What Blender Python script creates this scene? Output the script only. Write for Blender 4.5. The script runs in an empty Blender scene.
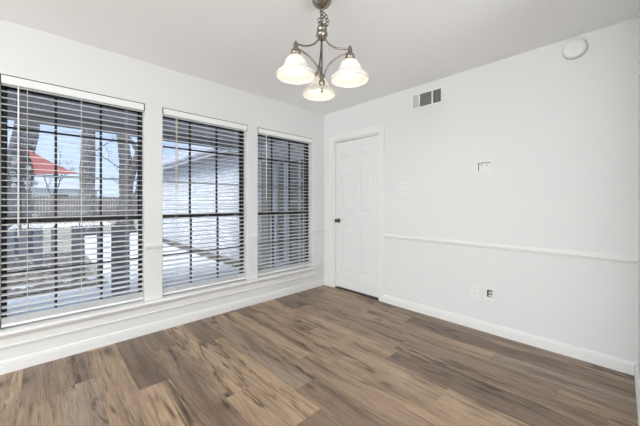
import bpy, bmesh, math, random
from mathutils import Vector, Matrix
S = bpy.context.scene
C = S.collection
PI = math.pi
random.seed(7)

# ------------------------------------------------------------------ camera
cd = bpy.data.cameras.new('camera'); cam = bpy.data.objects.new('camera', cd); C.objects.link(cam)
cd.sensor_width = 36; cd.lens = 287 * 36 / 640; cd.shift_y = -10 / 640; cd.clip_start = .02
cam.location = (2.942, -2.911, 1.175); cam.rotation_euler = (PI/2, 0, math.radians(46.2))
S.camera = cam
S.view_settings.view_transform = 'Standard'; S.view_settings.look = 'None'
S.view_settings.gamma = 1; S.view_settings.use_curve_mapping = False
S.view_settings.exposure = 0.12
S.cycles.use_denoising = True
S.cycles.max_bounces = 10; S.cycles.diffuse_bounces = 6; S.cycles.transparent_max_bounces = 24
S.cycles.sample_clamp_indirect = 6

# ------------------------------------------------------------------ node helpers
class NT:
    def __init__(s, tree): s.t = tree; s.n = tree.nodes; s.l = tree.links
    def new(s, typ, ins=None, **kw):
        n = s.n.new(typ)
        for k, v in kw.items(): setattr(n, k, v)
        for k, v in (ins or {}).items():
            if isinstance(v, bpy.types.NodeSocket): s.l.new(v, n.inputs[k])
            else: n.inputs[k].default_value = v
        return n
    def m(s, op, a, b=0.0, c=0.0):
        n = s.n.new('ShaderNodeMath'); n.operation = op
        for i, v in enumerate((a, b, c)):
            if isinstance(v, bpy.types.NodeSocket): s.l.new(v, n.inputs[i])
            else: n.inputs[i].default_value = v
        return n.outputs[0]
    def mix(s, f, a, b, blend='MIX'):
        n = s.n.new('ShaderNodeMix'); n.data_type = 'RGBA'; n.blend_type = blend
        for i, v in ((0, f), (6, a), (7, b)):
            if isinstance(v, bpy.types.NodeSocket): s.l.new(v, n.inputs[i])
            else: n.inputs[i].default_value = v
        return n.outputs[2]
    def ramp(s, f, stops):
        n = s.n.new('ShaderNodeValToRGB'); s.l.new(f, n.inputs[0])
        e = n.color_ramp.elements
        while len(e) < len(stops): e.new(.5)
        for k, (p, c) in enumerate(stops): e[k].position = p; e[k].color = c
        return n.outputs[0]

def rgb(r, g, b):
    f = lambda c: (c/255/12.92) if c/255 <= .04045 else ((c/255+.055)/1.055)**2.4
    return (f(r), f(g), f(b), 1)
def mat(name, col, rough=.5, metal=0.0, spec=.5, noise=None, bump=None, **kw):
    m = bpy.data.materials.new(name); m.use_nodes = True; nt = NT(m.node_tree)
    p = m.node_tree.nodes['Principled BSDF']
    p.inputs['Base Color'].default_value = col; p.inputs['Roughness'].default_value = rough
    p.inputs['Metallic'].default_value = metal; p.inputs['Specular IOR Level'].default_value = spec
    for k, v in kw.items(): p.inputs[k.replace('_', ' ')].default_value = v
    if noise:                                                       # (scale, colour, amount)
        tc = nt.new('ShaderNodeTexCoord')
        n = nt.new('ShaderNodeTexNoise', {'Vector': tc.outputs['Object'], 'Scale': noise[0], 'Detail': 6.0})
        r = nt.ramp(n.outputs[0], [(.35, (0, 0, 0, 1)), (.68, (1, 1, 1, 1))])
        f = nt.m('MULTIPLY', r, noise[2])
        nt.l.new(nt.mix(f, col, noise[1]), p.inputs['Base Color'])
    if bump:                                                        # (scale, strength)
        tc = nt.new('ShaderNodeTexCoord')
        n = nt.new('ShaderNodeTexNoise', {'Vector': tc.outputs['Object'], 'Scale': bump[0], 'Detail': 4.0})
        b = nt.new('ShaderNodeBump', {'Height': n.outputs[0], 'Strength': bump[1], 'Distance': .01})
        nt.l.new(b.outputs[0], p.inputs['Normal'])
    return m

# ------------------------------------------------------------------ world and lights
w = bpy.data.worlds.new('world'); S.world = w; w.use_nodes = True
nt = NT(w.node_tree); bg = w.node_tree.nodes['Background']
tc = nt.new('ShaderNodeTexCoord'); sp = nt.new('ShaderNodeSeparateXYZ', {0: tc.outputs['Generated']})
sky = nt.ramp(sp.outputs[2], [(0.0, rgb(208, 224, 250)), (.22, rgb(178, 206, 248)), (.75, rgb(200, 216, 240))])
cl = nt.new('ShaderNodeTexNoise', {'Vector': tc.outputs['Generated'], 'Scale': 3.2, 'Detail': 6.0})
sky2 = nt.mix(nt.ramp(cl.outputs[0], [(.5, (0, 0, 0, 1)), (.8, (1, 1, 1, 1))]), sky, rgb(226, 234, 250))
nt.l.new(sky2, bg.inputs[0]); nt.l.new(nt.m('MULTIPLY_ADD', nt.m('MAXIMUM', nt.m('SUBTRACT', sp.outputs[2], .3), 0.0), 3.2, 1.2), bg.inputs[1])

def area(name, loc, size, power, rot=(0, 0, 0), col=(1, 1, 1)):
    l = bpy.data.lights.new(name, 'AREA'); l.shape = 'RECTANGLE'; l.size, l.size_y = size; l.energy = power; l.color = col
    o = bpy.data.objects.new(name, l); C.objects.link(o); o.location = loc; o.rotation_euler = rot
    return o
area('rear_overhead_fill', (2.6, -5.2, 2.38), (1.8, 1.2), 44, col=(.875, .94, 1))  # added overhead fill behind the camera, no fixture there
area('rear_wall_fill', (2.9, -8.9, 1.35), (3.2, 1.8), 175, rot=(PI/2, 0, 0), col=(.90, .955, 1))  # added soft fill facing the door wall; the wall behind has no window
area('rear_side_fill', (5.2, -8.9, 1.35), (1.6, 1.8), 40, rot=(PI/2, 0, 0), col=(.90, .955, 1))  # second added rear fill, further right, no opening behind it
area('rear_up_fill', (3.2, -6.0, .7), (2.4, 2.4), 40, rot=(PI, 0, 0), col=(.875, .94, 1))  # added fill thrown up at the ceiling behind the camera, no real lamp
area('side_up_fill', (5.0, -2.6, .7), (1.6, 1.6), 88, rot=(PI, 0, 0), col=(.875, .94, 1))  # added off-frame fill bounced off the ceiling, stands for no fixture
sl = bpy.data.lights.new('veiled_sun', 'SUN'); sl.energy = 3.8; sl.angle = math.radians(28); sl.color = (1, .97, .93)
so = bpy.data.objects.new('veiled_sun', sl); C.objects.link(so)
so.rotation_euler = Vector((.05, -.8, 1.0)).to_track_quat('Z', 'Y').to_euler()

# ------------------------------------------------------------------ mesh helpers
class MB:
    def __init__(s): s.bm = bmesh.new()
    def box(s, x0, x1, y0, y1, z0, z1, bev=0):
        b = bmesh.new()
        bmesh.ops.create_cube(b, size=1)
        for v in b.verts:
            v.co = Vector(((x0+x1)/2 + v.co.x*(x1-x0), (y0+y1)/2 + v.co.y*(y1-y0), (z0+z1)/2 + v.co.z*(z1-z0)))
        if bev: bmesh.ops.bevel(b, geom=b.edges[:], offset=bev, segments=2, affect='EDGES', profile=.6)
        s._merge(b); return s
    def _merge(s, b, mx=None):
        if mx is not None: b.transform(mx)
        mp = {}
        for v in b.verts: mp[v] = s.bm.verts.new(v.co)
        for f in b.faces:
            try: nf = s.bm.faces.new([mp[v] for v in f.verts]); nf.smooth = f.smooth
            except ValueError: pass
        b.free()
    def prism(s, poly, axis, a0, a1):                                # poly = list of (u, v); axis 'x': (y,z); 'y': (x,z); 'z': (x,y)
        def P(u, v, a): return {'x': (a, u, v), 'y': (u, a, v), 'z': (u, v, a)}[axis]
        A = [s.bm.verts.new(P(u, v, a0)) for u, v in poly]; B = [s.bm.verts.new(P(u, v, a1)) for u, v in poly]
        n = len(poly)
        s.bm.faces.new(A); s.bm.faces.new(B[::-1])
        for i in range(n): s.bm.faces.new([A[i], B[i], B[(i+1) % n], A[(i+1) % n]])
        return s
    def lathe(s, prof, loc=(0, 0, 0), seg=32, mx=None, closed=False):  # prof = list of (r, z)
        b = bmesh.new(); rings = []
        for r, z in prof:
            if r < 1e-6: rings.append([b.verts.new((0, 0, z))])
            else: rings.append([b.verts.new((r*math.cos(2*PI*k/seg), r*math.sin(2*PI*k/seg), z)) for k in range(seg)])
        pairs = list(zip(rings, rings[1:])) + ([(rings[-1], rings[0])] if closed else [])
        for A, B in pairs:
            for k in range(seg):
                k2 = (k+1) % seg
                vs = ([A[0]] if len(A) == 1 else [A[k], A[k2]]) + ([B[0]] if len(B) == 1 else [B[k2], B[k]])
                if len(vs) > 2:
                    f = b.faces.new(vs); f.smooth = True
        M = Matrix.Translation(loc)
        if mx is not None: M = M @ mx
        s._merge(b, M); return s
    def tube(s, pts, rad, seg=8, caps=True):
        pts = [Vector(p) for p in pts]
        rad = rad if isinstance(rad, (list, tuple)) else [rad]*len(pts)
        rings = []; up = None
        for i, p in enumerate(pts):
            t = (pts[min(i+1, len(pts)-1)] - pts[max(i-1, 0)]).normalized()
            if up is None: up = t.orthogonal().normalized()
            up = (up - t*up.dot(t)).normalized() if (up - t*up.dot(t)).length > 1e-5 else t.orthogonal().normalized()
            sd = t.cross(up)
            rings.append([s.bm.verts.new(p + (up*math.cos(2*PI*k/seg) + sd*math.sin(2*PI*k/seg))*rad[i]) for k in range(seg)])
        for A, B in zip(rings, rings[1:]):
            for k in range(seg):
                f = s.bm.faces.new([A[k], A[(k+1) % seg], B[(k+1) % seg], B[k]]); f.smooth = True
        if caps: s.bm.faces.new(rings[0][::-1]); s.bm.faces.new(rings[-1])
        return s
    def ball(s, c, r, sx=1, sy=1, sz=1, sub=2):
        b = bmesh.new(); bmesh.ops.create_icosphere(b, subdivisions=sub, radius=r)
        for f in b.faces: f.smooth = True
        s._merge(b, Matrix.Translation(c) @ Matrix.Diagonal((sx, sy, sz, 1))); return s
    def torus(s, c, R, r, mx=None, seg=24):
        s.lathe([(R + r*math.cos(a), r*math.sin(a)) for a in [2*PI*k/8 for k in range(8)]], c, seg, mx, closed=True); return s
    def quad(s, *pts): s.bm.faces.new([s.bm.verts.new(p) for p in pts]); return s
    def build(s, name, m, parent=None, kind=None):
        bmesh.ops.recalc_face_normals(s.bm, faces=s.bm.faces[:])
        me = bpy.data.meshes.new(name); s.bm.to_mesh(me); s.bm.free()
        me.materials.append(m)
        o = bpy.data.objects.new(name, me); C.objects.link(o)
        if parent is not None:
            o.parent = parent; o.matrix_parent_inverse = Matrix.Translation(parent.matrix_world.translation).inverted() if parent.parent is None and parent.type == 'EMPTY' else Matrix()
        if kind: o['kind'] = kind
        return o
def empty(name, loc=(0, 0, 0), kind=None):
    o = bpy.data.objects.new(name, None); C.objects.link(o); o.location = loc
    o.matrix_world = Matrix.Translation(loc); o.empty_display_size = .05
    if kind: o['kind'] = kind
    return o
def tag(o, label, cat, group=None, kind=None):
    o['label'] = label; o['category'] = cat
    if group: o['group'] = group
    if kind: o['kind'] = kind
    return o

# ------------------------------------------------------------------ materials
M_wall = mat('wall_paint', rgb(227, 228, 227), .62, bump=(180, .05))
M_ceil = mat('ceiling_paint', rgb(246, 247, 248), .8, bump=(120, .08))
M_trim = mat('trim_paint', rgb(234, 234, 232), .38)
M_door = mat('door_paint', rgb(232, 232, 231), .42)
M_plast = mat('white_plastic', rgb(233, 233, 231), .35)
M_pgrey = mat('grey_plastic', rgb(150, 150, 148), .5)
M_slat = mat('white_blind', rgb(240, 241, 240), .42)
M_cord = mat('blind_cord', rgb(200, 198, 192), .8)
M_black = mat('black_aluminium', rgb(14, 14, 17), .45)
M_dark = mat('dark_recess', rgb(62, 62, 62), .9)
M_duct = mat('grey_duct', rgb(104, 104, 104), .8)
M_nickel = mat('brushed_nickel', rgb(146, 139, 128), .26, 1.0)
M_knob = mat('aged_nickel', rgb(105, 100, 94), .3, 1.0)
M_thresh = mat('threshold_dark', rgb(70, 58, 48), .6)

M_glass = bpy.data.materials.new('window_glass'); M_glass.use_nodes = True
nt = NT(M_glass.node_tree); nt.n.clear()
fr = nt.new('ShaderNodeFresnel', {'IOR': 1.45}); tr = nt.new('ShaderNodeBsdfTransparent', {'Color': (.95, .965, .97, 1)})
gl = nt.new('ShaderNodeBsdfGlossy', {'Roughness': .0, 'Color': (1, 1, 1, 1)})
mx = nt.new('ShaderNodeMixShader', {0: fr.outputs[0], 1: tr.outputs[0], 2: gl.outputs[0]})
nt.new('ShaderNodeOutputMaterial', {0: mx.outputs[0]})

def shade_mat():
    m = bpy.data.materials.new('frosted_shade_glass'); m.use_nodes = True; n = NT(m.node_tree); n.n.clear()
    a = n.new('ShaderNodeBsdfTranslucent', {'Color': (.9, .88, .82, 1)})
    b = n.new('ShaderNodeBsdfPrincipled', {'Base Color': (.9, .89, .85, 1), 'Roughness': .25})
    x = n.new('ShaderNodeMixShader', {0: .62, 1: a.outputs[0], 2: b.outputs[0]})
    n.new('ShaderNodeOutputMaterial', {0: x.outputs[0]}); return m
M_shade = shade_mat()
M_bulb = mat('lit_bulb', (1, 1, 1, 1), .3); _p = M_bulb.node_tree.nodes['Principled BSDF']
_p.inputs['Emission Color'].default_value = (1, .92, .78, 1); _p.inputs['Emission Strength'].default_value = 2.2

def floor_mat():
    m = bpy.data.materials.new('oak_plank_floor'); m.use_nodes = True; n = NT(m.node_tree)
    p = m.node_tree.nodes['Principled BSDF']
    tc = n.new('ShaderNodeTexCoord'); s = n.new('ShaderNodeSeparateXYZ', {0: tc.outputs['Object']})
    x, y = s.outputs[0], s.outputs[1]
    W, L = .178, 1.22
    yr = n.m('DIVIDE', n.m('ADD', y, 10.139), W); row = n.m('FLOOR', yr); fy = n.m('FRACT', yr)
    wn = n.new('ShaderNodeTexWhiteNoise', {1: row}, noise_dimensions='1D')
    xr = n.m('DIVIDE', n.m('ADD', n.m('ADD', x, 20.0), n.m('MULTIPLY', wn.outputs[0], L)), L)
    col = n.m('FLOOR', xr); fx = n.m('FRACT', xr)
    cv = n.new('ShaderNodeCombineXYZ', {0: row, 1: col})
    wi = n.new('ShaderNodeTexWhiteNoise', {0: cv.outputs[0]}, noise_dimensions='3D')
    pid = wi.outputs[0]; prgb = n.new('ShaderNodeSeparateColor', {0: wi.outputs[1]})
    # seams
    dy = n.m('MULTIPLY', n.m('MINIMUM', fy, n.m('SUBTRACT', 1.0, fy)), W)
    dx = n.m('MULTIPLY', n.m('MINIMUM', fx, n.m('SUBTRACT', 1.0, fx)), L)
    seam = n.m('LESS_THAN', n.m('MINIMUM', dx, dy), .0011)
    # stretched grain with an own offset on every plank
    off = n.m('MULTIPLY', pid, 37.0)
    gx = n.m('ADD', x, off)
    v1 = n.new('ShaderNodeCombineXYZ', {0: n.m('MULTIPLY', gx, .75), 1: n.m('MULTIPLY', y, 8.0), 2: off})
    big = n.new('ShaderNodeTexNoise', {'Vector': v1.outputs[0], 'Scale': 1.5, 'Detail': 5.0, 'Roughness': .6, 'Distortion': .35})
    v2 = n.new('ShaderNodeCombineXYZ', {0: n.m('MULTIPLY', gx, 3.0), 1: n.m('MULTIPLY', y, 55.0), 2: off})
    fine = n.new('ShaderNodeTexNoise', {'Vector': v2.outputs[0], 'Scale': 2.2, 'Detail': 7.0, 'Roughness': .65, 'Distortion': .25})
    # cathedral grain lines
    v3 = n.new('ShaderNodeCombineXYZ', {0: n.m('MULTIPLY', gx, .55), 1: n.m('MULTIPLY', y, 4.2), 2: off})
    wob = n.new('ShaderNodeTexNoise', {'Vector': v3.outputs[0], 'Scale': 1.6, 'Detail': 3.0, 'Roughness': .5, 'Distortion': .2})
    ring = n.m('FRACT', n.m('MULTIPLY', wob.outputs[0], 9.0))
    ringd = n.m('ABSOLUTE', n.m('SUBTRACT', ring, .5))
    lines = n.ramp(ringd, [(.0, (1, 1, 1, 1)), (.09, (0, 0, 0, 1))])
    # dark rustic cracks running along the plank
    v4 = n.new('ShaderNodeCombineXYZ', {0: n.m('MULTIPLY', gx, .6), 1: n.m('MULTIPLY', y, 5.5), 2: n.m('ADD', off, 5.0)})
    ck = n.new('ShaderNodeTexNoise', {'Vector': v4.outputs[0], 'Scale': 1.3, 'Detail': 4.0, 'Roughness': .55, 'Distortion': .5})
    ckd = n.m('ABSOLUTE', n.m('SUBTRACT', ck.outputs[0], .43))
    crack = n.ramp(ckd, [(.004, (1, 1, 1, 1)), (.03, (0, 0, 0, 1))])
    gate = n.new('ShaderNodeTexNoise', {'Vector': v1.outputs[0], 'Scale': .9, 'Detail': 2.0})
    crack = n.m('MULTIPLY', crack, n.ramp(gate.outputs[0], [(.42, (0, 0, 0, 1)), (.54, (1, 1, 1, 1))]))
    v6 = n.new('ShaderNodeCombineXYZ', {0: n.m('MULTIPLY', gx, .5), 1: n.m('MULTIPLY', y, 9.0), 2: n.m('ADD', off, 11.0)})
    c2 = n.new('ShaderNodeTexNoise', {'Vector': v6.outputs[0], 'Scale': 1.5, 'Detail': 5.0, 'Roughness': .5, 'Distortion': .3})
    thin = n.ramp(n.m('ABSOLUTE', n.m('SUBTRACT', c2.outputs[0], .52)), [(.004, (1, 1, 1, 1)), (.022, (0, 0, 0, 1))])
    g2 = n.new('ShaderNodeTexNoise', {'Vector': v3.outputs[0], 'Scale': 2.3, 'Detail': 3.0})
    thin = n.m('MULTIPLY', thin, n.ramp(g2.outputs[0], [(.36, (0, 0, 0, 1)), (.50, (1, 1, 1, 1))]))
    # knots
    v5 = n.new('ShaderNodeCombineXYZ', {0: n.m('MULTIPLY', gx, 1.9), 1: n.m('MULTIPLY', y, 4.6), 2: 0.0})
    vo = n.new('ShaderNodeTexVoronoi', {'Vector': v5.outputs[0], 'Scale': 1.0})
    knot = n.ramp(vo.outputs['Distance'], [(.03, (1, 1, 1, 1)), (.13, (0, 0, 0, 1))])
    halo = n.ramp(vo.outputs['Distance'], [(.05, (1, 1, 1, 1)), (.32, (0, 0, 0, 1))])
    base = n.ramp(pid, [(.0, rgb(126, 107, 91)), (.25, rgb(156, 132, 110)), (.55, rgb(174, 148, 121)), (.8, rgb(186, 159, 129)), (1.0, rgb(160, 142, 125))])
    c = n.mix(n.m('MULTIPLY', n.ramp(big.outputs[0], [(.5, (0, 0, 0, 1)), (.64, (1, 1, 1, 1))]), .55), base, rgb(92, 73, 61))
    c = n.mix(n.m('MULTIPLY', n.ramp(big.outputs[0], [(.28, (1, 1, 1, 1)), (.44, (0, 0, 0, 1))]), .4), c, rgb(208, 182, 154))
    c = n.mix(n.m('MULTIPLY', n.ramp(fine.outputs[0], [(.44, (0, 0, 0, 1)), (.64, (1, 1, 1, 1))]), .42), c, rgb(92, 74, 60))
    c = n.mix(n.m('MULTIPLY', lines, .22), c, rgb(84, 66, 54))
    c = n.mix(n.m('MULTIPLY', halo, .4), c, rgb(96, 74, 58))
    c = n.mix(n.m('MULTIPLY', knot, .75), c, rgb(52, 38, 30))
    c = n.mix(n.m('MULTIPLY', thin, .5), c, rgb(70, 54, 44))
    c = n.mix(n.m('MULTIPLY', crack, .85), c, rgb(58, 44, 36))
    c = n.mix(n.m('MULTIPLY', seam, .35), c, rgb(50, 40, 33))
    n.l.new(c, p.inputs['Base Color'])
    n.l.new(n.m('ADD', n.m('MULTIPLY', fine.outputs[0], .2), .28), p.inputs['Roughness'])
    p.inputs['Specular IOR Level'].default_value = .45
    b = n.new('ShaderNodeBump', {'Height': n.m('SUBTRACT', n.m('MULTIPLY', fine.outputs[0], .3), n.m('ADD', seam, n.m('MULTIPLY', crack, .5))), 'Strength': .12, 'Distance': .004})
    n.l.new(b.outputs[0], p.inputs['Normal'])
    return m
M_floor = floor_mat()

def brick_mat():
    m = bpy.data.materials.new('white_painted_brick'); m.use_nodes = True; n = NT(m.node_tree)
    p = m.node_tree.nodes['Principled BSDF']; p.inputs['Roughness'].default_value = .75
    tc = n.new('ShaderNodeTexCoord'); s = n.new('ShaderNodeSeparateXYZ', {0: tc.outputs['Object']})
    v = n.new('ShaderNodeCombineXYZ', {0: n.m('ADD', s.outputs[0], s.outputs[1]), 1: s.outputs[2]})
    b = n.new('ShaderNodeTexBrick', {'Vector': v.outputs[0], 'Color1': rgb(226, 228, 232), 'Color2': rgb(206, 209, 215), 'Mortar': rgb(160, 163, 172),
                                     'Scale': 1.0, 'Mortar Size': .009, 'Mortar Smooth': .3, 'Brick Width': .22, 'Row Height': .078})
    no = n.new('ShaderNodeTexNoise', {'Vector': tc.outputs['Object'], 'Scale': 5.0, 'Detail': 6.0})
    c = n.mix(n.m('MULTIPLY', n.ramp(no.outputs[0], [(.5, (0, 0, 0, 1)), (.75, (1, 1, 1, 1))]), .35), b.outputs[0], rgb(150, 146, 146))
    n.l.new(c, p.inputs['Base Color'])
    bp = n.new('ShaderNodeBump', {'Height': b.outputs[1], 'Strength': .6, 'Distance': .01}, invert=True)
    n.l.new(bp.outputs[0], p.inputs['Normal']); return m
M_brick = brick_mat()
M_conc = mat('pale_concrete', rgb(205, 207, 212), .8, noise=(1.6, rgb(150, 150, 156), .55), bump=(40, .2))
M_soil = mat('dormant_lawn', rgb(142, 142, 128), .95, noise=(2.5, rgb(88, 82, 76), .85), bump=(30, .6))
M_soffit = mat('porch_grey_paint', rgb(138, 142, 150), .8)
M_fascia = mat('wing_trim_paint', rgb(196, 196, 198), .6)
M_eave_shade = mat('eave_shadow_grey', rgb(142, 144, 150), .7)  # soffit colour darkened to carry the shadow under the eave
M_base_strip = mat('dark_base_strip', rgb(96, 86, 80), .95, noise=(14, rgb(60, 52, 48), .8))
M_shingle = mat('pale_shingle', rgb(164, 166, 176), .9, noise=(14, rgb(110, 112, 122), .8))
M_bark = mat('oak_bark', rgb(122, 116, 114), .95, noise=(9, rgb(58, 53, 54), .95), bump=(14, 1.0))
M_bark2 = mat('dark_oak_bark', rgb(84, 84, 92), .95, noise=(7, rgb(40, 40, 50), .9), bump=(12, 1.0))
M_sail = mat('coral_canvas', rgb(202, 104, 94), .8)
M_fence = mat('weathered_fence', rgb(132, 116, 104), .9, noise=(3, rgb(86, 74, 68), .7))
M_shell = mat('capiz_shell', rgb(246, 246, 242), .3)
_n = NT(M_shell.node_tree); _t = _n.new('ShaderNodeBsdfTranslucent', {'Color': (.95, .95, .94, 1)})
_x = _n.new('ShaderNodeMixShader', {0: .6, 1: _n.n['Principled BSDF'].outputs[0], 2: _t.outputs[0]})
_n.l.new(_x.outputs[0], _n.n['Material Output'].inputs[0])
M_string = mat('chime_string', rgb(120, 112, 104), .8)
M_post = mat('pale_post_paint', rgb(206, 210, 220), .7, noise=(6, rgb(168, 172, 184), .5))
M_gpost = mat('grey_board_paint', rgb(146, 148, 156), .85, noise=(8, rgb(112, 112, 120), .6))
M_leaf = mat('dead_leaf', rgb(150, 142, 136), .9, noise=(11, rgb(62, 56, 54), .95))
M_tan = mat('tan_door_paint', rgb(150, 132, 110), .6)
M_wood_int = mat('brown_interior', rgb(146, 116, 100), .8)

# ================================================================== ROOM SHELL
H = 2.44
WIN = [(-3.137, -2.263), (-2.122, -1.236), (-1.107, -.230)]
WZ0, WZ1 = .298, 2.066
MB().box(-.2, 6.4, -9.2, .12, -.12, 0).build('floor', M_floor, kind='structure')
MB().box(-.2, 6.4, -9.2, .12, H, H+.12).build('ceiling', M_ceil, kind='structure')
b = MB()
b.box(-.2, 0, -9.2, .12, 0, WZ0-.028).box(-.2, 0, -9.2, .12, WZ1, H)
edges = [-9.2] + [v for w_ in WIN for v in w_] + [.12]
for k in range(0, len(edges), 2): b.box(-.2, 0, edges[k], edges[k+1], WZ0-.028, WZ1)
b.build('wall_left', M_wall, kind='structure')
DX0, DX1, DZ = .185, .945, 2.03
b = MB(); b.box(0, DX0, 0, .12, 0, H).box(DX1, 6.4, 0, .12, 0, H).box(DX0, DX1, 0, .12, DZ, H); b.build('wall_back', M_wall, kind='structure')
MB().box(3.03, 3.14, -1.2, 0, 0, H).build('wall_right', M_wall, kind='structure')
MB().box(-.2, 6.4, -9.2, -9.08, 0, H).build('wall_front', M_wall, kind='structure')
MB().box(6.28, 6.4, -9.08, 0, 0, H).build('wall_kitchen', M_wall, kind='structure')

# baseboards: profile (distance from wall, height)
BP = [(0, 0), (.018, 0), (.018, .060), (.010, .062), (.010, .067), (.014, .070), (.012, .078), (.006, .087), (0, .088)]
def base_left(y0, y1, name):
    MB().prism(BP, 'y', y0, y1).build(name, M_trim, kind='structure')
base_left(-9.08, 0, 'baseboard_left')
MB().prism([(-u, v) for u, v in BP], 'x', 1.01, 3.03).build('baseboard_back', M_trim, kind='structure')
MB().prism([(-u, v) for u, v in BP], 'x', 0.016, .112).build('baseboard_corner', M_trim, kind='structure')
MB().prism([(3.03-u, v) for u, v in BP], 'y', -1.2, -.016).build('baseboard_right', M_trim, kind='structure')
# chair rails
CP = [(0, 0), (.006, 0), (.010, .006), (.010, .010), (.024, .018), (.024, .032), (.013, .036), (.008, .046), (0, .048)]
RZ = .762
MB().prism([(-u, RZ+v) for u, v in CP], 'x', 1.01, 3.03).build('trim_1', M_trim, kind='structure')
for i, (a, c) in enumerate([(WIN[0][1], WIN[1][0]), (WIN[1][1], WIN[2][0]), (WIN[2][1], 0), (-9.08, WIN[0][0])]):
    MB().prism([(u, RZ+v) for u, v in CP], 'y', a, c).build('trim_%d' % (i+2), M_trim, kind='structure')
# long window stool and apron under the three windows
b = MB(); b.prism([(-.06, .268), (.060, .270), (.068, .276), (.070, .285), (.068, .294), (.060, .2985), (-.06, .2985)], 'y', -3.24, -.165)
b.build('trim_6', M_trim, kind='structure')
b = MB(); b.prism([(0, .172), (.014, .172), (.018, .178), (.018, .186), (.010, .190), (.010, .236), (.016, .246), (.020, .2683), (0, .2683)], 'y', -3.22, -.185)
b.build('trim_7', M_trim, kind='structure')

# ------------------------------------------------------------------ windows: black frames, sashes with grilles, panes
for i, (y0, y1) in enumerate(WIN):
    wroot = empty('window_%d' % (i+1), (-.12, (y0+y1)/2, WZ0), 'structure')
    XA, XB = -.165, -.085
    MB().box(XA, XB, y0, y0+.016, WZ0, WZ1).box(XA, XB, y1-.016, y1, WZ0, WZ1).box(XA, XB, y0, y1, WZ0, WZ0+.014).box(XA, XB, y0, y1, WZ1-.03, WZ1).build('frame', M_black, wroot)
    for nm, x0, x1, z0, z1, hz in (('upper_sash', -.15, -.125, 1.028, WZ1-.03, (1.385, 1.725)), ('lower_sash', -.122, -.095, WZ0+.012, 1.066, (.667,))):
        b = MB(); a0, a1 = y0+.010, y1-.010
        b.box(x0, x1, a0, a0+.02, z0, z1).box(x0, x1, a1-.02, a1, z0, z1).box(x0, x1, a0, a1, z0, z0+(.036 if nm == 'upper_sash' else .024)).box(x0, x1, a0, a1, z1-.034, z1)
        sash = b.build(nm, M_black, wroot)
        g = MB(); ym = (y0+y1)/2-.006
        for yy in (ym-.142, ym+.142): g.box(x0+.004, x1-.002, yy-.008, yy+.008, z0+.03, z1-.03)
        for zz in hz: g.box(x0+.005, x1-.003, a0+.02, a1-.02, zz-.007, zz+.007)
        g.build('grille', M_black, sash)
        MB().box((x0+x1)/2-.002, (x0+x1)/2+.002, a0+.02, a1-.02, z0+.03, z1-.03).build('pane', M_glass, sash)
    # white jamb liner on the room side of the frame
    b = MB(); b.box(-.085, -.002, y0, y0+.003, WZ0, WZ1-.068).box(-.085, -.002, y1-.003, y1, WZ0, WZ1-.068).box(-.085, -.016, y0, y1, WZ1-.005, WZ1)
    b.build('jamb_liner', M_trim, wroot)

# ------------------------------------------------------------------ venetian blinds
def blind(y0, y1, label, wand_off, wand_len, wand_m, cords):
    r_ = empty('venetian_blind', (-.04, (y0+y1)/2, WZ1-.01)); tag(r_, label, 'window blind', 'white venetian blinds in the window recesses')
    a0, a1 = y0+.009, y1-.009
    # valance with rounded lower edge and end returns
    zt, zb = WZ1-.0075, WZ1-.064
    b = MB(); b.prism([(-.006, zt), (.004, zt), (.007, zt-.004), (.007, zb+.012), (.004, zb+.003), (-.001, zb), (-.006, zb)], 'y', y0+.0095, y1-.0095)
    b.box(-.055, -.005, y1-.015, y1-.0095, zb+.004, zt-.002)
    b.build('valance', M_slat, r_)
    MB().box(-.062, -.012, a0, a1, WZ1-.05, WZ1-.006).build('head_rail', M_slat, r_)
    b = MB(); pitch = .0443; z = WZ1-.068; tilt = math.radians(5.5); n = 0
    cx, hw = -.031, .0245
    while z > .388:
        dx, dz = hw*math.cos(tilt), hw*math.sin(tilt)
        t = .0015
        b.prism([(cx-dx, z+dz-t), (cx+dx, z-dz-t), (cx+dx, z-dz+t), (cx, z+t+.0006), (cx-dx, z+dz+t)], 'y', a0, a1)
        z -= pitch; n += 1
    for k in range(5):                                              # spare slats lying stacked on the bottom rail
        zs = .3365 + k*.0078; b.box(cx-.0245, cx+.0245, a0, a1, zs, zs+.003)
    b.build('slats', M_slat, r_)
    b = MB(); b.box(-.012, -.003, y0+.001, y1-.001, WZ1-.007, WZ1-.0005)  # black strips around the valance standing in for its shadow gap
    b.box(-.012, -.004, y0+.001, y0+.008, zb, WZ1-.007).box(-.012, -.004, y1-.008, y1-.001, zb, WZ1-.007).build('valance_shadow_gap', M_black, r_)
    MB().box(cx-.024, cx+.024, a0, a1, .312, .333, .004).build('bottom_rail', M_slat, r_)
    for c in cords:
        b = MB()
        for xx in (cx-.026, cx+.0265): b.box(xx-.0006, xx+.0006, c-.0012, c+.0012, .33, WZ1-.05)
        b.build('ladder_cord', M_cord, r_)
    yw = y0+wand_off
    MB().tube([(.001, yw, WZ1-.06), (.003, yw, WZ1-.09), (.004, yw, WZ1-.09-wand_len)], [.003, .0045, .005]).build('tilt_wand', wand_m, r_)
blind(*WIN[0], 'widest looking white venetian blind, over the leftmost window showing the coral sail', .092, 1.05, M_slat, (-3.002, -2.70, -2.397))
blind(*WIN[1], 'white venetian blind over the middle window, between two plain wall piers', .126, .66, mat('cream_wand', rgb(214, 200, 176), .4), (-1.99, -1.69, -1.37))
blind(*WIN[2], 'white venetian blind over the window nearest the white panel door', .12, .75, M_slat, (-.98, -.67, -.36))

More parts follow.
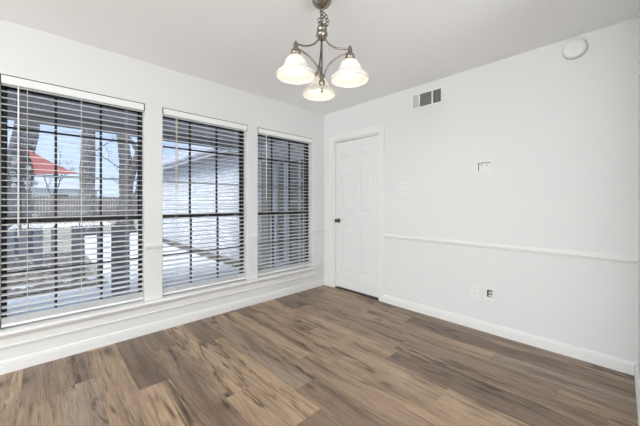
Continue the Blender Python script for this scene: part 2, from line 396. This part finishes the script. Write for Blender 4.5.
# ------------------------------------------------------------------ door
droot = empty('door_1', (.565, .05, 0), 'structure')
cz = DZ
b = MB()
CW = .072
def casing(b, x0, x1, z0, z1, inner):                               # stepped casing board: thick outer edge, thin inner
    b.box(x0, x1, -.012, 0, z0, z1)
    if inner == 'r': b.box(x0, x0+.028, -.019, -.012, z0, z1)
    elif inner == 'l': b.box(x1-.028, x1, -.019, -.012, z0, z1)
    else: b.box(x0, x1, -.0188, -.012, z1-.028, z1)
casing(b, .113, .19, 0, cz+.078, 'r'); casing(b, .94, 1.012, 0, cz+.078, 'l'); casing(b, .19, .94, cz+.002, cz+.078, 't')
b.build('casing', M_trim, droot)
MB().box(.186, .203, .0, .12, 0, cz-.002).box(.928, .944, .0, .12, 0, cz-.002).box(.203, .928, .0, .12, cz-.02, cz-.002).box(.203,.212,.062,.075,0,cz-.02).box(.919,.928,.062,.075,0,cz-.02).build('jamb', M_trim, droot)
# six-panel slab: frame boards, recessed field, raised panels
x0, x1, z0, z1, ya = .207, .924, .022, 2.006, .022
st = .105; cxm = (x0+x1)/2; mw = .052
rows = [(.245, .835), (1.055, 1.655), (1.765, 1.905)]
b = MB(); b.box(x0, x1, ya+.008, ya+.036, z0, z1)
b.box(x0, x0+st, ya, ya+.014, z0, z1).box(x1-st, x1, ya, ya+.014, z0, z1).box(cxm-mw, cxm+mw, ya, ya+.014, z0, z1)
zz = [z0] + [v for r_ in rows for v in r_] + [z1]
for k in range(0, len(zz), 2): b.box(x0+st, x1-st, ya+.0002, ya+.014, zz[k], zz[k+1])
slab = b.build('door_slab', M_door, droot)
for (pa, pb) in rows:
    for (xa, xb) in ((x0+st, cxm-mw), (cxm+mw, x1-st)):
        q = bmesh.new(); i_ = .014; j_ = .045
        P0 = [(xa+i_, ya+.0085, pa+i_), (xb-i_, ya+.0085, pa+i_), (xb-i_, ya+.0085, pb-i_), (xa+i_, ya+.0085, pb-i_)]
        P1 = [(xa+j_, ya+.0025, pa+j_), (xb-j_, ya+.0025, pa+j_), (xb-j_, ya+.0025, pb-j_), (xa+j_, ya+.0025, pb-j_)]
        A = [q.verts.new(p) for p in P0]; B_ = [q.verts.new(p) for p in P1]
        q.faces.new(B_)
        for k in range(4): q.faces.new([A[k], A[(k+1) % 4], B_[(k+1) % 4], B_[k]])
        mm = MB(); mm._merge(q); mm.build('raised_panel', M_door, slab)
mx = Matrix.Rotation(PI/2, 4, 'X')
b = MB(); b.lathe([(0, 0), (.031, 0), (.031, .005), (.026, .010), (.011, .012), (.011, .032), (.020, .040), (.0265, .052), (.0255, .062), (.016, .069), (0, .070)], (.262, ya, .934), 24, mx)
b.build('door_knob', M_knob, slab)
b = MB(); b.box(.203, .206, ya+.004, ya+.03, .9, .97); b.build('latch_plate', M_nickel, slab)
MB().box(.203, .928, 0, .12, -.002, .006).build('threshold', M_thresh, droot)

# ================================================================== WALL FITTINGS on the door wall
# supply register: white stamped frame, three louvre sections
r_ = empty('air_vent', (1.535, 0, 2.276)); tag(r_, 'white metal wall register with grey louvres, high up between door and ceiling', 'air vent')
vx0, vx1, vz0, vz1 = 1.385, 1.688, 2.210, 2.343
b = MB(); o_ = .022
b.box(vx0-o_, vx1+o_, -.006, 0, vz1, vz1+o_, .002).box(vx0-o_, vx1+o_, -.006, 0, vz0-o_, vz0, .002)
b.box(vx0-o_, vx0, -.006, 0, vz0, vz1, .002).box(vx1, vx1+o_, -.006, 0, vz0, vz1, .002)
d1, d2 = 1.452, 1.597
for dd in (d1, d2): b.box(dd-.008, dd+.008, -.006, 0, vz0, vz1)
b.build('frame', M_plast, r_)
MB().box(vx0, vx1, -.0012, -.0004, vz0, vz1).build('duct_opening', M_duct, r_)
b = MB()
for k in range(6):
    z = vz0 + .014 + k*.0215
    b.prism([(-.0008, z+.006), (-.0058, z), (-.0058, z+.006), (-.0008, z+.010)], 'x', d1+.008, d2-.008)
b.build('louvres', M_pgrey, r_)
b = MB()
for k in range(5):
    x = vx0 + .006 + k*.0125; b.prism([(x, -.0015), (x+.0105, -.0055), (x+.0115, -.0050), (x+.001, -.001)], 'z', vz0, vz1)
b.build('side_vanes', M_plast, r_)
b = MB()
for k in range(6):
    x = d2 + .014 + k*.0135; b.prism([(x, -.0055), (x+.003, -.0055), (x+.004, -.001), (x+.001, -.001)], 'z', vz0, vz1)
b.build('side_vanes', M_pgrey, r_)

mxs = Matrix.Rotation(PI/2, 4, 'X')
r_ = empty('smoke_detector', (2.708, 0, 2.342)); tag(r_, 'round white smoke detector high on the wall by the ceiling, top right', 'smoke detector')
MB().lathe([(0, 0), (.074, 0), (.074, .010), (.068, .013), (0, .013)], (2.708, 0, 2.342), 40, mxs).build('base', mat('detector_base', rgb(196, 196, 194), .5), r_)  # grey base colour carries the shadow around the cover's edge
MB().lathe([(.066, .013), (.0685, .014), (.0685, .026), (.062, .034), (.040, .038), (0, .039)], (2.708, 0, 2.342), 40, mxs).build('cover', M_plast, r_)
b = MB(); b.box(2.700, 2.722, -.0372, -.0345, 2.381, 2.386); b.build('test_slot', M_dark, r_)
MB().lathe([(0, 0), (.003, 0), (.003, .002), (0, .002)], (2.666, -.0355, 2.345), 12, mxs).build('indicator', M_pgrey, r_)

def plate(cx_, cz_, w_, h_, root, hole=None):
    b = MB()
    if hole:
        a0, a1, c0, c1 = hole
        X0, X1, Z0, Z1 = cx_-w_/2, cx_+w_/2, cz_-h_/2, cz_+h_/2
        b.box(X0, a0, -.006, 0, Z0, Z1, .0015).box(a1, X1, -.006, 0, Z0, Z1, .0015).box(a0-.001, a1+.001, -.006, 0, Z0, c0, .0015).box(a0-.001, a1+.001, -.006, 0, c1, Z1, .0015)
    else: b.box(cx_-w_/2, cx_+w_/2, -.006, 0, cz_-h_/2, cz_+h_/2, .002)
    return b.build('plate', M_plast, root)
r_ = empty('light_switch', (1.27, 0, 1.345)); tag(r_, 'white double rocker light switch plate beside the panel door', 'light switch')
plate(1.268, 1.345, .112, .118, r_)
for xx in (1.245, 1.291):
    MB().prism([(-.006, 1.311), (-.008, 1.311), (-.0085, 1.345), (-.0105, 1.379), (-.006, 1.379)], 'x', xx-.0165, xx+.0165).build('rocker', M_plast, r_)
    MB().box(xx-.018, xx+.018, -.0064, -.0058, 1.309, 1.381).build('rocker_gap', M_pgrey, r_)

r_ = empty('cable_plate', (2.085, 0, 1.508)); tag(r_, 'recessed white cable plate at eye level in the middle of the wall', 'wall plate')
plate(2.085, 1.508, .128, .108, r_, (2.035, 2.135, 1.472, 1.546))
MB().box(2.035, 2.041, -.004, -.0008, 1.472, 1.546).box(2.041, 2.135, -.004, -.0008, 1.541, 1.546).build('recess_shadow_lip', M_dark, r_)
MB().box(2.041, 2.135, -.0014, -.0006, 1.472, 1.541).build('recess', M_plast, r_)
for xx in (2.066, 2.108):
    j = MB().box(xx-.014, xx+.014, -.0045, -.0014, 1.483, 1.533, .001).build('socket_insert', M_plast, r_)
    MB().lathe([(0, 0), (.0045, 0), (.0045, .006), (0, .006)], (xx, -.0045, 1.518), 12, mxs).build('jack', M_knob, j)

r_ = empty('wall_outlet', (2.008, 0, .352)); tag(r_, 'white two-socket power outlet low on the wall, left of the cable jack', 'outlet')
plate(2.008, .352, .072, .116, r_)
for zz in (.332, .372):
    j = MB().box(1.992, 2.024, -.0085, -.006, zz-.014, zz+.014, .002).build('receptacle', M_plast, r_)
    MB().box(2.000, 2.0025, -.0088, -.0084, zz-.004, zz+.006).box(2.0115, 2.014, -.0088, -.0084, zz-.004, zz+.006).lathe([(0, 0), (.0022, 0), (.0022, .0004), (0, .0004)], (2.007, -.0085, zz-.009), 10, mxs).build('slots', M_pgrey, j)
r_ = empty('cable_jack', (2.13, 0, .352)); tag(r_, 'white plate with dark cable jack opening, low right of the power outlet', 'wall plate')
plate(2.13, .352, .074, .118, r_, (2.108, 2.152, .322, .386))
MB().box(2.108, 2.152, -.0016, -.0006, .322, .386).build('opening', M_dark, r_)
MB().box(2.122, 2.152, -.005, -.0016, .326, .345, .001).box(2.122, 2.150, -.005, -.0016, .355, .372, .001).build('jack_insert', M_plast, r_)
MB().lathe([(0, 0), (.004, 0), (.004, .007), (0, .007)], (2.136, -.005, .363), 12, mxs).lathe([(0, 0), (.004, 0), (.004, .007), (0, .007)], (2.138, -.005, .335), 12, mxs).build('jack', M_knob, r_)

# ================================================================== CHANDELIER
CX, CY = 1.712, -1.716
ch = empty('chandelier', (CX, CY, H)); tag(ch, 'three-light brushed nickel chandelier with lit frosted bell glass shades, hanging from ceiling', 'chandelier')
MB().lathe([(0, H), (.062, H), (.063, H-.010), (.062, H-.040), (.056, H-.066), (.044, H-.084), (.024, H-.096), (.012, H-.100), (0, H-.102)], (CX, CY, 0), 40).build('canopy', M_nickel, ch)
b = MB()
for k, (ox, oy, oz, ax) in enumerate(((0, 0, .112, 'X'), (0, 0, .131, 'Y'), (0, 0, .150, 'X'), (0, 0, .169, 'Y'), (.010, .010, .140, 'Y'), (.018, .017, .155, 'X'), (.023, .022, .174, 'Y'),
                                     (.022, .022, .194, 'X'), (.014, .014, .206, 'Y'), (-.012, -.006, .190, 'X'), (-.014, -.008, .172, 'Y'))):
    b.torus((CX+ox, CY+oy, H-oz), .012, .0031, Matrix.Rotation(PI/2+.2*(k % 3), 4, ax))
b.build('chain', M_nickel, ch)
b = MB(); b.tube([(CX, CY, H-.10), (CX-.012, CY-.006, H-.12), (CX+.008, CY+.008, H-.15), (CX-.008, CY, H-.18), (CX, CY, H-.20)], .0022, 6); b.build('cord', M_nickel, ch)
MB().lathe([(0, 2.250), (.008, 2.248), (.011, 2.240), (.022, 2.230), (.030, 2.216), (.030, 2.206), (.020, 2.198), (.024, 2.194), (.034, 2.189), (.035, 2.175), (.026, 2.167), (.022, 2.152), (.0, 2.150)], (CX, CY, 0), 28).build('hub', M_nickel, ch)
MB().lathe([(.0, 2.165), (.0045, 2.165), (.0045, 1.945), (.012, 1.940), (.015, 1.925), (.010, 1.912), (.018, 1.902), (.019, 1.888), (.010, 1.876), (.006, 1.862), (.009, 1.850), (.006, 1.838), (.0, 1.832)], (CX, CY, 0), 20).build('stem', M_nickel, ch)
def spoke(ang, R, zr=1.884):
    a = math.radians(46.2+90) + math.radians(ang)                   # 0 = straight away from the hall opening
    u = Vector((math.cos(a), math.sin(a), 0)); O = Vector((CX, CY, 0))
    up = [O + u*(.016 + (R-.016)*(1-math.cos(t)) ) + Vector((0, 0, 2.185 - .118*math.sin(t))) for t in [PI/2*k/12 for k in range(13)]]
    up.append(O + u*(R+.008) + Vector((0, 0, 2.068)))
    MB().tube(up, .0054, 8).build('upper_arm', M_nickel, ch)
    lo = [O + u*(R - (R-.014)*math.sin(t)) + Vector((0, 0, 1.925 + .118*math.cos(t))) for t in [PI/2*k/12 for k in range(13)]]
    MB().tube(lo, .0045, 8).build('lower_arm', M_nickel, ch)
    c = O + u*R
    MB().lathe([(0, 2.084), (.005, 2.082), (.007, 2.076), (.010, 2.072), (.013, 2.062), (.013, 2.040), (.022, 2.034), (.027, 2.022), (.030, 2.004), (.024, 2.002), (0, 2.002)], c, 24).build('socket', M_nickel, ch)
    pr = [(.026, 1.998), (.036, 1.995), (.048, 1.985), (.058, 1.968), (.064, 1.950), (.071, 1.934), (.082, 1.920), (.096, 1.909), (.106, 1.899), (.110, 1.890), (.109, zr-.002)]
    inn = [(r-.0035, z-.0015) for r, z in pr[::-1]]
    sh = MB().lathe(pr + inn, c, 48).build('lamp_shade', M_shade, ch)
    b = MB(); b.ball(c+Vector((0, 0, 1.945)), .026, sz=1.15, sub=3); b.lathe([(.012, 2.0), (.013, 1.975), (.016, 1.965)], c, 16)
    b.build('light_bulb', M_bulb, sh)
    l = bpy.data.lights.new('bulb_glow', 'POINT'); l.energy = .28; l.color = (1, .93, .82); l.shadow_soft_size = .03
    lo_ = bpy.data.objects.new('bulb_glow', l); C.objects.link(lo_); lo_.location = c + Vector((0, 0, 1.898))
for a_, r_a in ((6, .172), (-110, .172), (126, .182)): spoke(a_, r_a)

# ================================================================== OUTSIDE
G = -.13
MB().box(-60, -.2, -40, 30, G-.3, G-.02).build('ground', M_soil, kind='structure')
MB().box(-2.62, -.2, -9, .17, G-.2, G+.01).box(-11.6, -2.62, -2.15, .17, G-.2, G+.01).build('patio_slab', M_conc, kind='structure')
pr = empty('porch_roof', (-1.4, -3, 2.4), 'structure')
MB().box(-2.56, -.2, -9, .17, 2.42, 2.5).build('ceiling_board', M_soffit, pr)
MB().box(-2.66, -2.56, -9, .165, 2.275, 2.56).build('edge_beam', M_soffit, pr)

# painted brick wing with eave, shingled roof and garden door
wg = empty('house_wing', (-5, .17, G)); tag(wg, 'white painted brick wing of the house seen through the middle and right windows', 'building')
DA, DB = -1.86, -.42                                                # opening of the patio door unit
b = MB(); b.box(-9.5, DA, .17, .37, G, 2.3).box(DB, -.2, .17, .37, G, 2.3).box(DA, DB, .17, .37, 1.98, 2.3).box(-9.5, -9.3, .37, 6.2, G, 2.3)
b.build('brick_wall', M_brick, wg)
MB().box(-9.8, -2.7, -.15, -.11, 2.265, 2.41).box(-9.8, -2.7, -.17, -.15, 2.36, 2.41).build('fascia', M_fascia, wg)
MB().box(-9.8, -2.7, -.11, .17, 2.25, 2.265).build('soffit', M_eave_shade, wg)
MB().prism([(-.19, 2.40), (3.2, 4.75), (6.6, 2.40), (6.6, 2.34), (3.2, 4.68), (-.19, 2.34)], 'x', -9.8, -2.7).build('roof', M_shingle, wg)
dr = MB(); dr.box(DA, -1.61, .12, .2, G+.02, 1.96).build('tan_jamb_panel', M_tan, wg)
b = MB()
for xa, xb in ((-1.58, -1.36), (-1.15, -1.04), (-.47, -.42)): b.box(xa, xb, .13, .19, G+.02, 1.98)
b.box(-1.58, -.42, .13, .19, 1.90, 1.98).box(-1.36, -.42, .13, .19, G+.02, .12).box(-1.04, -.47, .135, .185, 1.19, 1.23)
b.build('patio_door_frame', M_post, wg)
g = MB(); g.box(-.765, -.745, .14, .18, .12, 1.9)
for zz in (.48, .84, 1.55): g.box(-1.04, -.47, .14, .18, zz-.009, zz+.009)
g.build('patio_door_grille', M_post, wg)
MB().box(-1.37, -.46, .158, .162, .10, 1.91).build('patio_door_glass', M_glass, wg)
b = MB(); b.box(-1.95, -.35, 1.2, 1.25, 0, 2.2); b.build('interior_wall', M_wood_int, wg)
b = MB(); b.box(-1.62, -.25, .37, 1.2, G, G+.05); b.build('interior_floor', M_wood_int, wg)

MB().box(-9.3, -1.9, -.14, .165, G-.1, G+.03).build('wing_base_strip', M_base_strip, kind='structure')  # dark mottled strip along the foot of the wing wall
# grey board posts beyond the glass
for x, y, w_, zt_, lb in (
    (-5.74, -3.44, 0.14, 0.7, 'leftmost grey board post outside the left window, by its left frame'),
    (-5.11, -3.22, 0.11, 0.73, 'second grey board post from the left outside the left window'),
    (-4.63, -3.0, 0.13, 0.74, 'grey board post standing right below the wind chime'),
    (-4.15, -2.79, 0.08, 0.76, 'narrow grey board post behind the left grille bar of left window'),
    (-3.32, -2.51, 0.17, 0.79, 'wide grey board post below the straight grey oak trunk'),
    (-2.57, -2.3, 0.07, 0.82, 'narrowest grey board post, behind the right grille bar of left window'),
    (-1.99, -2.13, 0.21, 0.85, 'widest and nearest grey board post, below the forked oak'),
    ):
    r_ = empty('garden_post', (x, y, G)); tag(r_, lb, 'post', 'grey board posts along the patio')
    MB().box(x-.04, x+.04, y-w_/2, y+w_/2, G+.005, zt_, .006).build('shaft', M_gpost, r_)
    MB().box(x-.055, x+.055, y-w_/2-.012, y+w_/2+.012, zt_, zt_+.03, .006).build('cap', M_gpost, r_)

# leaf litter bed behind the posts
b = MB()
for k in range(6500):
    x = -2.75 - 4.6*random.random()**1.1; y = -4.4 + 2.1*random.random(); z = G-.012 + random.random()*.05
    s_ = .025 + .045*random.random(); a = random.random()*2*PI; e = random.uniform(-.5, .5)
    ux, uy = math.cos(a)*s_, math.sin(a)*s_
    b.quad((x-ux, y-uy, z), (x+uy*.5, y-ux*.5, z+e*.02), (x+ux, y+uy, z+abs(e)*.03+.004), (x-uy*.5, y+ux*.5, z+.006))
tag(b.build('leaf_litter', M_leaf), 'brown dead leaves strewn on the garden bed beyond the patio', 'leaves', kind='stuff')
# flat stones edging the bed
k = 0
for (x, y, sx, sy, lb) in ((-3.35, -3.15, .34, .16, 'pale flat edging stone near the left window\'s lower left corner'),
                      (-3.35, -2.62, .22, .12, 'pale flat edging stone below the middle of the left window grille'),
                      (-3.3, -2.32, .28, .12, 'pale flat edging stone behind the widest grey post')):
    b = MB(); b.ball((x, y, G+.01), .5, sx, sy*1.6, .09, 3)
    tag(b.build('edging_stone', M_conc), lb, 'stone', 'flat edging stones')

# wooden fence
fx = -24.0
r_ = empty('wooden_fence', (fx, 0, G)); tag(r_, 'long weathered wooden picket fence across the back of the yard', 'fence')
b = MB(); y = -12.0
while y < 22:
    h = 1.78 + random.uniform(-.03, .03); b.box(fx, fx+.02, y, y+.135, G-.02, G+h); y += .155
b.build('pickets', M_fence, r_)
MB().box(fx-.05, fx, -12, 22, .1, .19).box(fx-.05, fx, -12, 22, 1.3, 1.39).build('rails', M_fence, r_)

# trees
def limb(b, p, d_, L, r, depth, spread=.55):
    pts = [Vector(p)]; rad = [r]; d_ = Vector(d_).normalized(); n = 5
    for k in range(n):
        d_ = (d_ + Vector((random.uniform(-1, 1), random.uniform(-1, 1), random.uniform(-.4, .8)))*.13).normalized()
        pts.append(pts[-1] + d_*L/n); rad.append(r*(1-.45*(k+1)/n))
    b.tube(pts, rad, 6 if depth < 2 else 4, caps=False)
    if depth > 0:
        for k in range(3 if depth > 1 else 4):
            i = random.randint(2, n); q = Vector((random.uniform(-1, 1), random.uniform(-1, 1), random.uniform(-.2, .7))).normalized()
            limb(b, pts[i], d_*(1-spread)+q*spread, L*random.uniform(.5, .75), rad[i]*.6, depth-1, spread)
def tree(loc, pts, rad, limbs, label, m, name='oak_tree', depth=3, ext=2.2):
    r_ = empty(name, loc); tag(r_, label, 'tree', 'bare trees in the back yard')
    b = MB(); P_ = [Vector(loc)+Vector(p) for p in pts]
    # flesh out a lumpy trunk
    fine, fr_ = [], []
    for i in range(len(P_)-1):
        for t in (0, .25, .5, .75): fine.append(P_[i].lerp(P_[i+1], t)+Vector((random.uniform(-1, 1), random.uniform(-1, 1), 0))*rad[i]*.05); fr_.append((rad[i]*(1-t)+rad[i+1]*t)*random.uniform(.94, 1.07))
    fine.append(P_[-1]); fr_.append(rad[-1])
    b.tube(fine, fr_, 12); b.build('trunk', m, r_)
    b = MB()
    for (o_, d_, L, r) in limbs: limb(b, Vector(loc)+Vector(o_), d_, L, r, depth)
    b.build('branches', m, r_)
tree((-7.25, -3.38, G-.05), [(0, 0, 0), (.05, .02, .6), (0, 0, 1.6), (-.05, .05, 2.6), (-.1, .2, 3.6), (-.2, .1, 5)], [.42, .29, .245, .24, .21, .15],
     [((-.1, .1, 3.4), (.1, -1, 1), 1.5, .12), ((-.2, .1, 4.6), (0, .4, 1), 1.2, .1)],
     'thick dark oak trunk at the left edge of the left window, behind the shell chime', M_bark2, depth=2)
tree((-12.46, -1.64, G-.05), [(0, 0, 0), (.04, 0, .7), (0, .02, 2), (-.02, .03, 3.6), (0, .1, 5), (.1, .1, 6.5)], [.44, .29, .26, .25, .22, .16],
     [((0, .1, 3.4), (-.3, 1, .9), 1.1, .03), ((0, .1, 5), (0, 1, 1), 1.5, .1), ((0, 0, 5.6), (0, -1, 1), 1.6, .1)],
     'straight grey oak trunk in the middle of the left window', M_bark)
tree((-12.5, -.28, G-.05), [(0, 0, 0), (0, 0, .9), (0, .03, 2.2), (-.03, .0, 3.4), (-.1, -.12, 4.6), (-.2, -.4, 6.2)], [.42, .29, .26, .24, .21, .15],
     [((.05, .05, 2.0), (.05, .24, 1), 4.2, .22), ((0, -.2, 2.9), (-.2, -1, .7), .9, .025), ((.1, .4, 3.0), (.3, 1, .6), 1.0, .03)],
     'forked grey oak with leaning limb at the right of the left window', M_bark)
for i, (x, y, hh, lb) in enumerate(((-30, -2.5, 5.2, 'small bare tree beyond the fence, behind the sail tip'), (-31, 3.5, 5.8, 'bare twiggy tree beyond the fence between the two grey trunks'),
                                (-29, 7.6, 5.0, 'bare twiggy tree beyond the fence, right of the forked oak'), (-33, -8, 5.5, 'bare tree beyond the fence at the left'))):
    tree((x, y, G-.05), [(0, 0, 0), (0, .05, 1), (0, .1, 2)], [.16, .13, .1], [((0, .1, 1.9), (0, .5, 1), hh*.42, .07), ((0, .1, 1.8), (0, -.6, 1), hh*.42, .07), ((0, .1, 2), (.2, .1, 1), hh*.45, .07)], lb, M_bark, 'bare_tree', 3)

# houses behind the fence
for (x, y0, y1, hh, rh, lb, m1) in ((-44, -14, 2, 2.9, 1.2, 'pale neighbouring house with low roof beyond the fence, at left', M_post), (-46, 6, 22, 2.8, 1.1, 'pale neighbouring house beyond the fence, right of the grey trunk', M_fascia)):
    r_ = empty('neighbour_house', (x, (y0+y1)/2, G)); tag(r_, lb, 'house', 'neighbouring houses')
    MB().box(x-6, x, y0, y1, G-.05, hh).build('wall', m1, r_)
    MB().prism([(x+.5, hh-.05), (x-3, hh+rh), (x-6.5, hh-.05)], 'y', y0-.5, y1+.5).build('roof', M_shingle, r_)
    for yy in (y0+3, y0+8, y0+12): MB().box(x, x+.05, yy, yy+1.2, 1.2, 2.2).build('window', M_dark, r_)

# coral shade sail tied between the two trunks
A = Vector((-6.93, -3.20, 2.47)); Bp = Vector((-12.16, -1.86, 2.36)); Cc = Vector((-6.90, -3.08, 1.88)); D_ = Vector((-9.7, -4.6, 2.9))
r_ = empty('shade_sail', A); tag(r_, 'coral red triangular canvas shade sail stretched between the oak trunks', 'shade sail')
b = bmesh.new(); N = 14; g = {}
for i in range(N+1):
    for j in range(N+1):
        s_, t_ = i/N, j/N
        p = (A.lerp(Bp, s_)).lerp(Cc.lerp(Bp, s_), t_)
        sag = .12*math.sin(PI*s_)*(1-t_)                             # upper hem curves in like a tensioned sail
        p = p + Vector((0, 0, -sag*.62)) + Vector((-.10*math.sin(PI*s_)*math.sin(PI*t_), 0, 0))
        g[i, j] = b.verts.new(p)
for i in range(N):
    for j in range(N):
        f = b.faces.new([g[i, j], g[i+1, j], g[i+1, j+1], g[i, j+1]]); f.smooth = True
bmesh.ops.remove_doubles(b, verts=b.verts[:], dist=.0005)
bmesh.ops.solidify(b, geom=b.faces[:], thickness=.006)
mm = MB(); mm._merge(b); mm.build('canvas', M_sail, r_)
for p, q in ((A, (-.06, -.05, .05)), (Bp, (-.08, .05, .0)), (Cc, (-.05, -.08, -.02))):
    MB().tube([p, p+Vector(q)], .012, 6).build('rope', M_string, r_)

# shell wind chime hanging from the porch ceiling
hx, hy = -1.98, -3.15
r_ = empty('wind_chime', (hx, hy, 2.42)); tag(r_, 'wind chime of round white capiz shells hanging under the porch', 'wind chime')
strands = [((0, -.02), (1.70, 1.65, 1.52, 1.45, 1.38)), ((.0, .10), (1.60, 1.50, 1.42, 1.36)), ((-.02, .145), (1.42, 1.34, 1.28, 1.02, .95))]
b = MB(); b.tube([(hx, hy, 2.42), (hx, hy, 1.86)], .003, 6)
b.tube([(hx, hy, 1.86), (hx, hy-.02, 1.8), (hx, hy-.02, 1.36)], .002, 5); b.tube([(hx, hy, 1.86), (hx, hy+.10, 1.72), (hx, hy+.10, 1.34)], .002, 5); b.tube([(hx, hy, 1.86), (hx-.02, hy+.145, 1.62), (hx-.02, hy+.145, .93)], .002, 5)
b.build('string', M_string, r_)
for (ox, oy), zs in strands:
    for z in zs:
        th = random.uniform(-.6, .6)
        mx_ = Matrix.Rotation(th, 4, 'Z') @ Matrix.Rotation(PI/2, 4, 'Y') @ Matrix.Rotation(random.uniform(-.5, .5), 4, 'X')
        MB().lathe([(0, .004), (.02, .004), (.030, .001), (.030, -.001), (.02, .002), (0, .002)], (hx+ox, hy+oy+random.uniform(-.015, .015), z), 16, mx_).build('shell', M_shell, r_)
